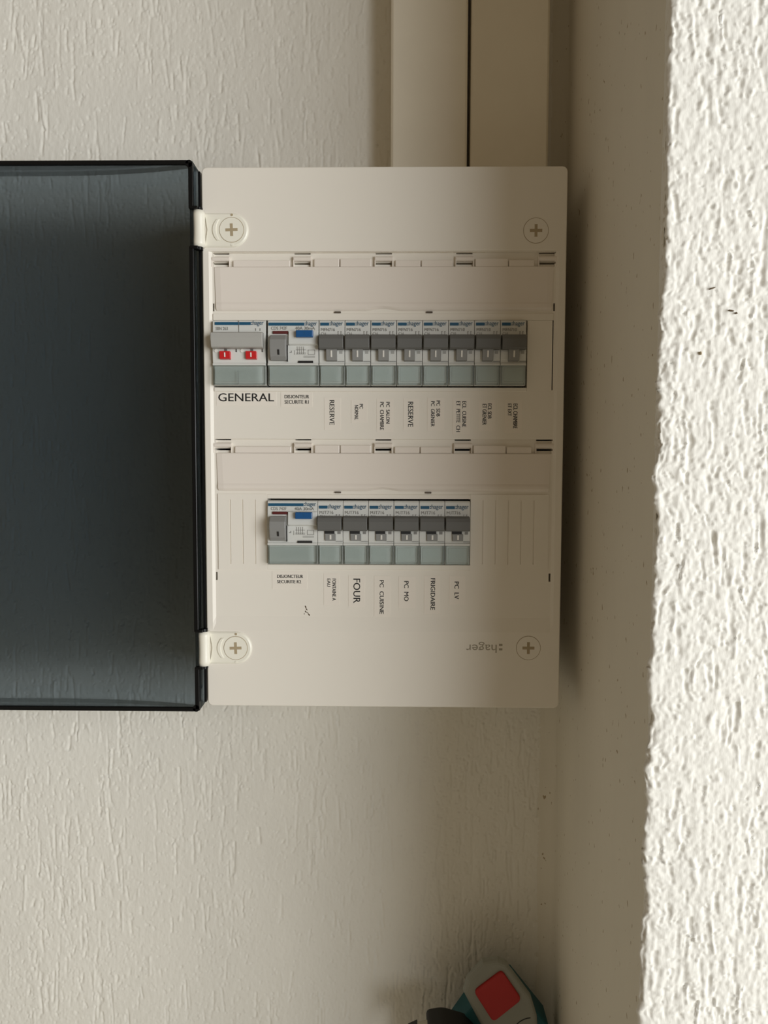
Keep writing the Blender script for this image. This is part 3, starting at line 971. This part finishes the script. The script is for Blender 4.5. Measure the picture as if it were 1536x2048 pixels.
# ------------------------------------------------------------------ stickers on the cover
def sticker(x0, x1, z0, z1, lines, label, y=PD):
    """lines: (string, x0, ztop, along, across, rot)"""
    t = empty('label_sticker', ((x0 + x1) / 2, y, z0))
    ox, oz = (x0 + x1) / 2, z0
    bm = bmesh.new(); box(bm, x0 - ox, x1 - ox, -0.16, 0.0, z0 - oz, z1 - oz)
    obj('film', bm, 'paper', t)
    for (s, lx, lz, w, h, rot) in lines:
        bm = bmesh.new()
        text(bm, s, lx - ox, lz - oz, w, h, -0.2, rot, 0.10)
        obj('lettering', bm, 'ink', t)
    tag(t, label, 'sticker', 'text stickers under the breakers')
    return t
def up(s, x0, ztop, x1, zbot): return (s, x0, zbot, x1 - x0, ztop - zbot, 0)
def dn(s, x0, ztop, x1, zbot): return (s, x0, ztop, ztop - zbot, x1 - x0, -90)
sticker(-116.6, -74.6, 25.6, 35.0, [up('GENERAL', -115.2, 34.2, -76.3, 28.6)], 'sticker reading GENERAL in large letters under the main switch')
sticker(-71.5, -49.5, 24.8, 34.8, [up('DISJONTEUR', -68.8, 33.1, -51.8, 30.7), up('SECURITE R1', -68.8, 29.5, -52.1, 27.0)], 'sticker reading DISJONTEUR SECURITE R1 in two small lines')
sticker(-41.2, -29.8, 8.8, 31.2, [dn('RESERVE', -37.5, 29.4, -34.1, 12.4)], 'RESERVE sticker nearest the DISJONTEUR SECURITE R1 sticker')
sticker(-22.4, -11.2, 14.0, 29.6, [dn('PC', -16.6, 26.8, -14.1, 23.7), dn('NORMAL', -20.0, 26.1, -17.4, 15.9)], 'small sticker reading PC NORMAL')
sticker(-4.6, 7.0, 7.4, 30.6, [dn('PC  SALON', 1.9, 28.2, 4.5, 13.5), dn('PC  CHAMBRE', -2.3, 28.2, 0.4, 9.0)], 'sticker reading PC SALON PC CHAMBRE in two lines')
sticker(14.0, 25.0, 9.2, 30.6, [dn('RESERVE', 17.2, 28.4, 20.8, 11.2)], 'RESERVE sticker between the PC SALON and PC SDB stickers')
sticker(30.6, 42.4, 8.6, 31.2, [dn('PC  SDB', 36.9, 29.2, 39.5, 18.4), dn('PC  GRENIER', 33.1, 28.9, 35.7, 11.4)], 'sticker reading PC SDB PC GRENIER in two lines')
sticker(48.4, 60.4, 6.0, 31.2, [dn('ECL  CUISINE', 54.9, 28.9, 57.6, 11.1), dn('ET  PETITE  CH', 50.8, 28.9, 53.5, 7.8)], 'sticker reading ECL CUISINE ET PETITE CH in two lines')
sticker(66.6, 77.8, 8.4, 29.8, [dn('ECL SDB', 72.6, 27.3, 75.2, 17.0), dn('ET GRENIER', 68.9, 26.9, 71.7, 12.6)], 'sticker reading ECL SDB ET GRENIER in two lines')
sticker(84.2, 96.4, 7.0, 29.8, [dn('ECL CHAMBRE', 90.3, 27.2, 93.2, 10.2), dn('ET EXT', 86.5, 27.2, 89.0, 18.8)], 'sticker reading ECL CHAMBRE ET EXT, last on the right')
sticker(-78.4, -53.6, -103.4, -90.6, [up('DISJONCTEUR', -74.8, -93.1, -56.5, -95.4), up('SECURITE R2', -74.8, -96.9, -57.9, -99.2)], 'sticker reading DISJONCTEUR SECURITE R2 in two small lines')
sticker(-41.8, -30.6, -114.6, -92.0, [dn('FONTAINE A', -35.8, -95.8, -33.2, -111.3), dn('EAU', -39.4, -95.8, -37.1, -101.5)], 'sticker reading FONTAINE A EAU in two lines')
sticker(-24.4, -12.8, -116.0, -93.4, [dn('FOUR', -20.9, -95.7, -16.0, -113.0)], 'sticker reading FOUR in the largest letters of the lower row')
sticker(-6.2, 5.2, -122.6, -93.6, [dn('PC  CUISINE', -2.3, -96.7, 0.7, -120.7)], 'long sticker reading PC CUISINE')
sticker(11.2, 23.0, -116.4, -94.0, [dn('PC  MO', 15.0, -97.3, 18.2, -111.4)], 'short sticker reading PC MO beside FRIGIDAIRE')
sticker(29.2, 40.2, -120.4, -93.4, [dn('FRIGIDAIRE', 33.7, -95.1, 36.9, -117.6)], 'long narrow sticker reading FRIGIDAIRE')
sticker(46.8, 58.2, -113.6, -93.4, [dn('PC  LV', 50.5, -97.5, 53.7, -109.8)], 'sticker reading PC LV, last in the lower row')

# ------------------------------------------------------------------ power tool standing in the corner at the bottom
tool = empty('power_tool', (95, 40, FLOOR_Z))
tag(tool, 'teal and grey power tool with a red square pad at the bottom corner', 'power tool')
def tp(pts): return [(x - 95, z - FLOOR_Z) for x, z in pts]
bm = bmesh.new()                                  # teal shell behind, reaching down to the floor
prism(bm, tp([(93, -420), (104, -423), (131, -457), (135.5, -475), (136.5, -520), (136.5, -620), (60, -620), (62, -520), (76, -475), (54, -465), (66, -447), (80, -428)]), 'y', 2, 28, 2.5, 3)
obj('shell', bm, 't_teal', tool)
bm = bmesh.new()                                  # grey front housing
prism(bm, tp([(78, -402.5), (90, -400.5), (96, -403), (116, -430), (121, -446), (123, -470), (122, -540), (90, -540), (86, -470), (76, -452), (63, -427), (66, -416)]), 'y', -2, 6, 3.0, 3)
hs = obj('housing', bm, 't_grey', tool)
bm = bmesh.new()
def rounded(pts, r, n=5):
    out = []
    m_ = len(pts)
    for i in range(m_):
        p0, p, p1 = Vector(pts[i - 1]), Vector(pts[i]), Vector(pts[(i + 1) % m_])
        a_ = p + (p0 - p).normalized() * r; c_ = p + (p1 - p).normalized() * r
        for k in range(n + 1):
            t = k / n
            out.append(tuple((1 - t) ** 2 * a_ + 2 * t * (1 - t) * p + t * t * c_))
    return out
sq = [(92.6, -407.2), (71.0, -424.6), (86.4, -449.4), (108.4, -430.6)]
prism(bm, tp(rounded(sq, 4)), 'y', -4.2, 2, 1.0, 3)
rp = obj('red_pad', bm, 't_red', tool); rp['label'] = 'red square pad with rounded corners'
bm = bmesh.new()
prism(bm, tp(rounded([(34, -446), (47, -443.5), (66, -449), (78, -462), (70, -500), (40, -500)], 4)), 'y', -20, 6, 2.0, 3)
obj('grip', bm, 't_black', tool)
bm = bmesh.new()
prism(bm, tp([(26, -449), (36, -447), (40, -458), (28, -462)]), 'y', -14, -4, 1.0, 2)
obj('metal_tip', bm, 't_metal', tool)
bm = bmesh.new()
prism(bm, tp([(20, -452), (27, -448.5), (30, -462), (20, -466)]), 'y', -15, -2, 1.0, 2)
obj('tip_cap', bm, 't_black', tool)
bm = bmesh.new()                                  # curved seam on the housing
pts = []
for k in range(9):
    a_ = math.radians(95 + 70 * k / 8); pts.append((117 + 16 * math.cos(a_), -462 + 16 * math.sin(a_)))
for k in range(9):
    a_ = math.radians(165 - 70 * k / 8); pts.append((117 + 15.2 * math.cos(a_), -462 + 15.2 * math.sin(a_)))
prism(bm, tp(pts), 'y', -2.15, -1.5)
obj('seam', bm, 't_black', tool)
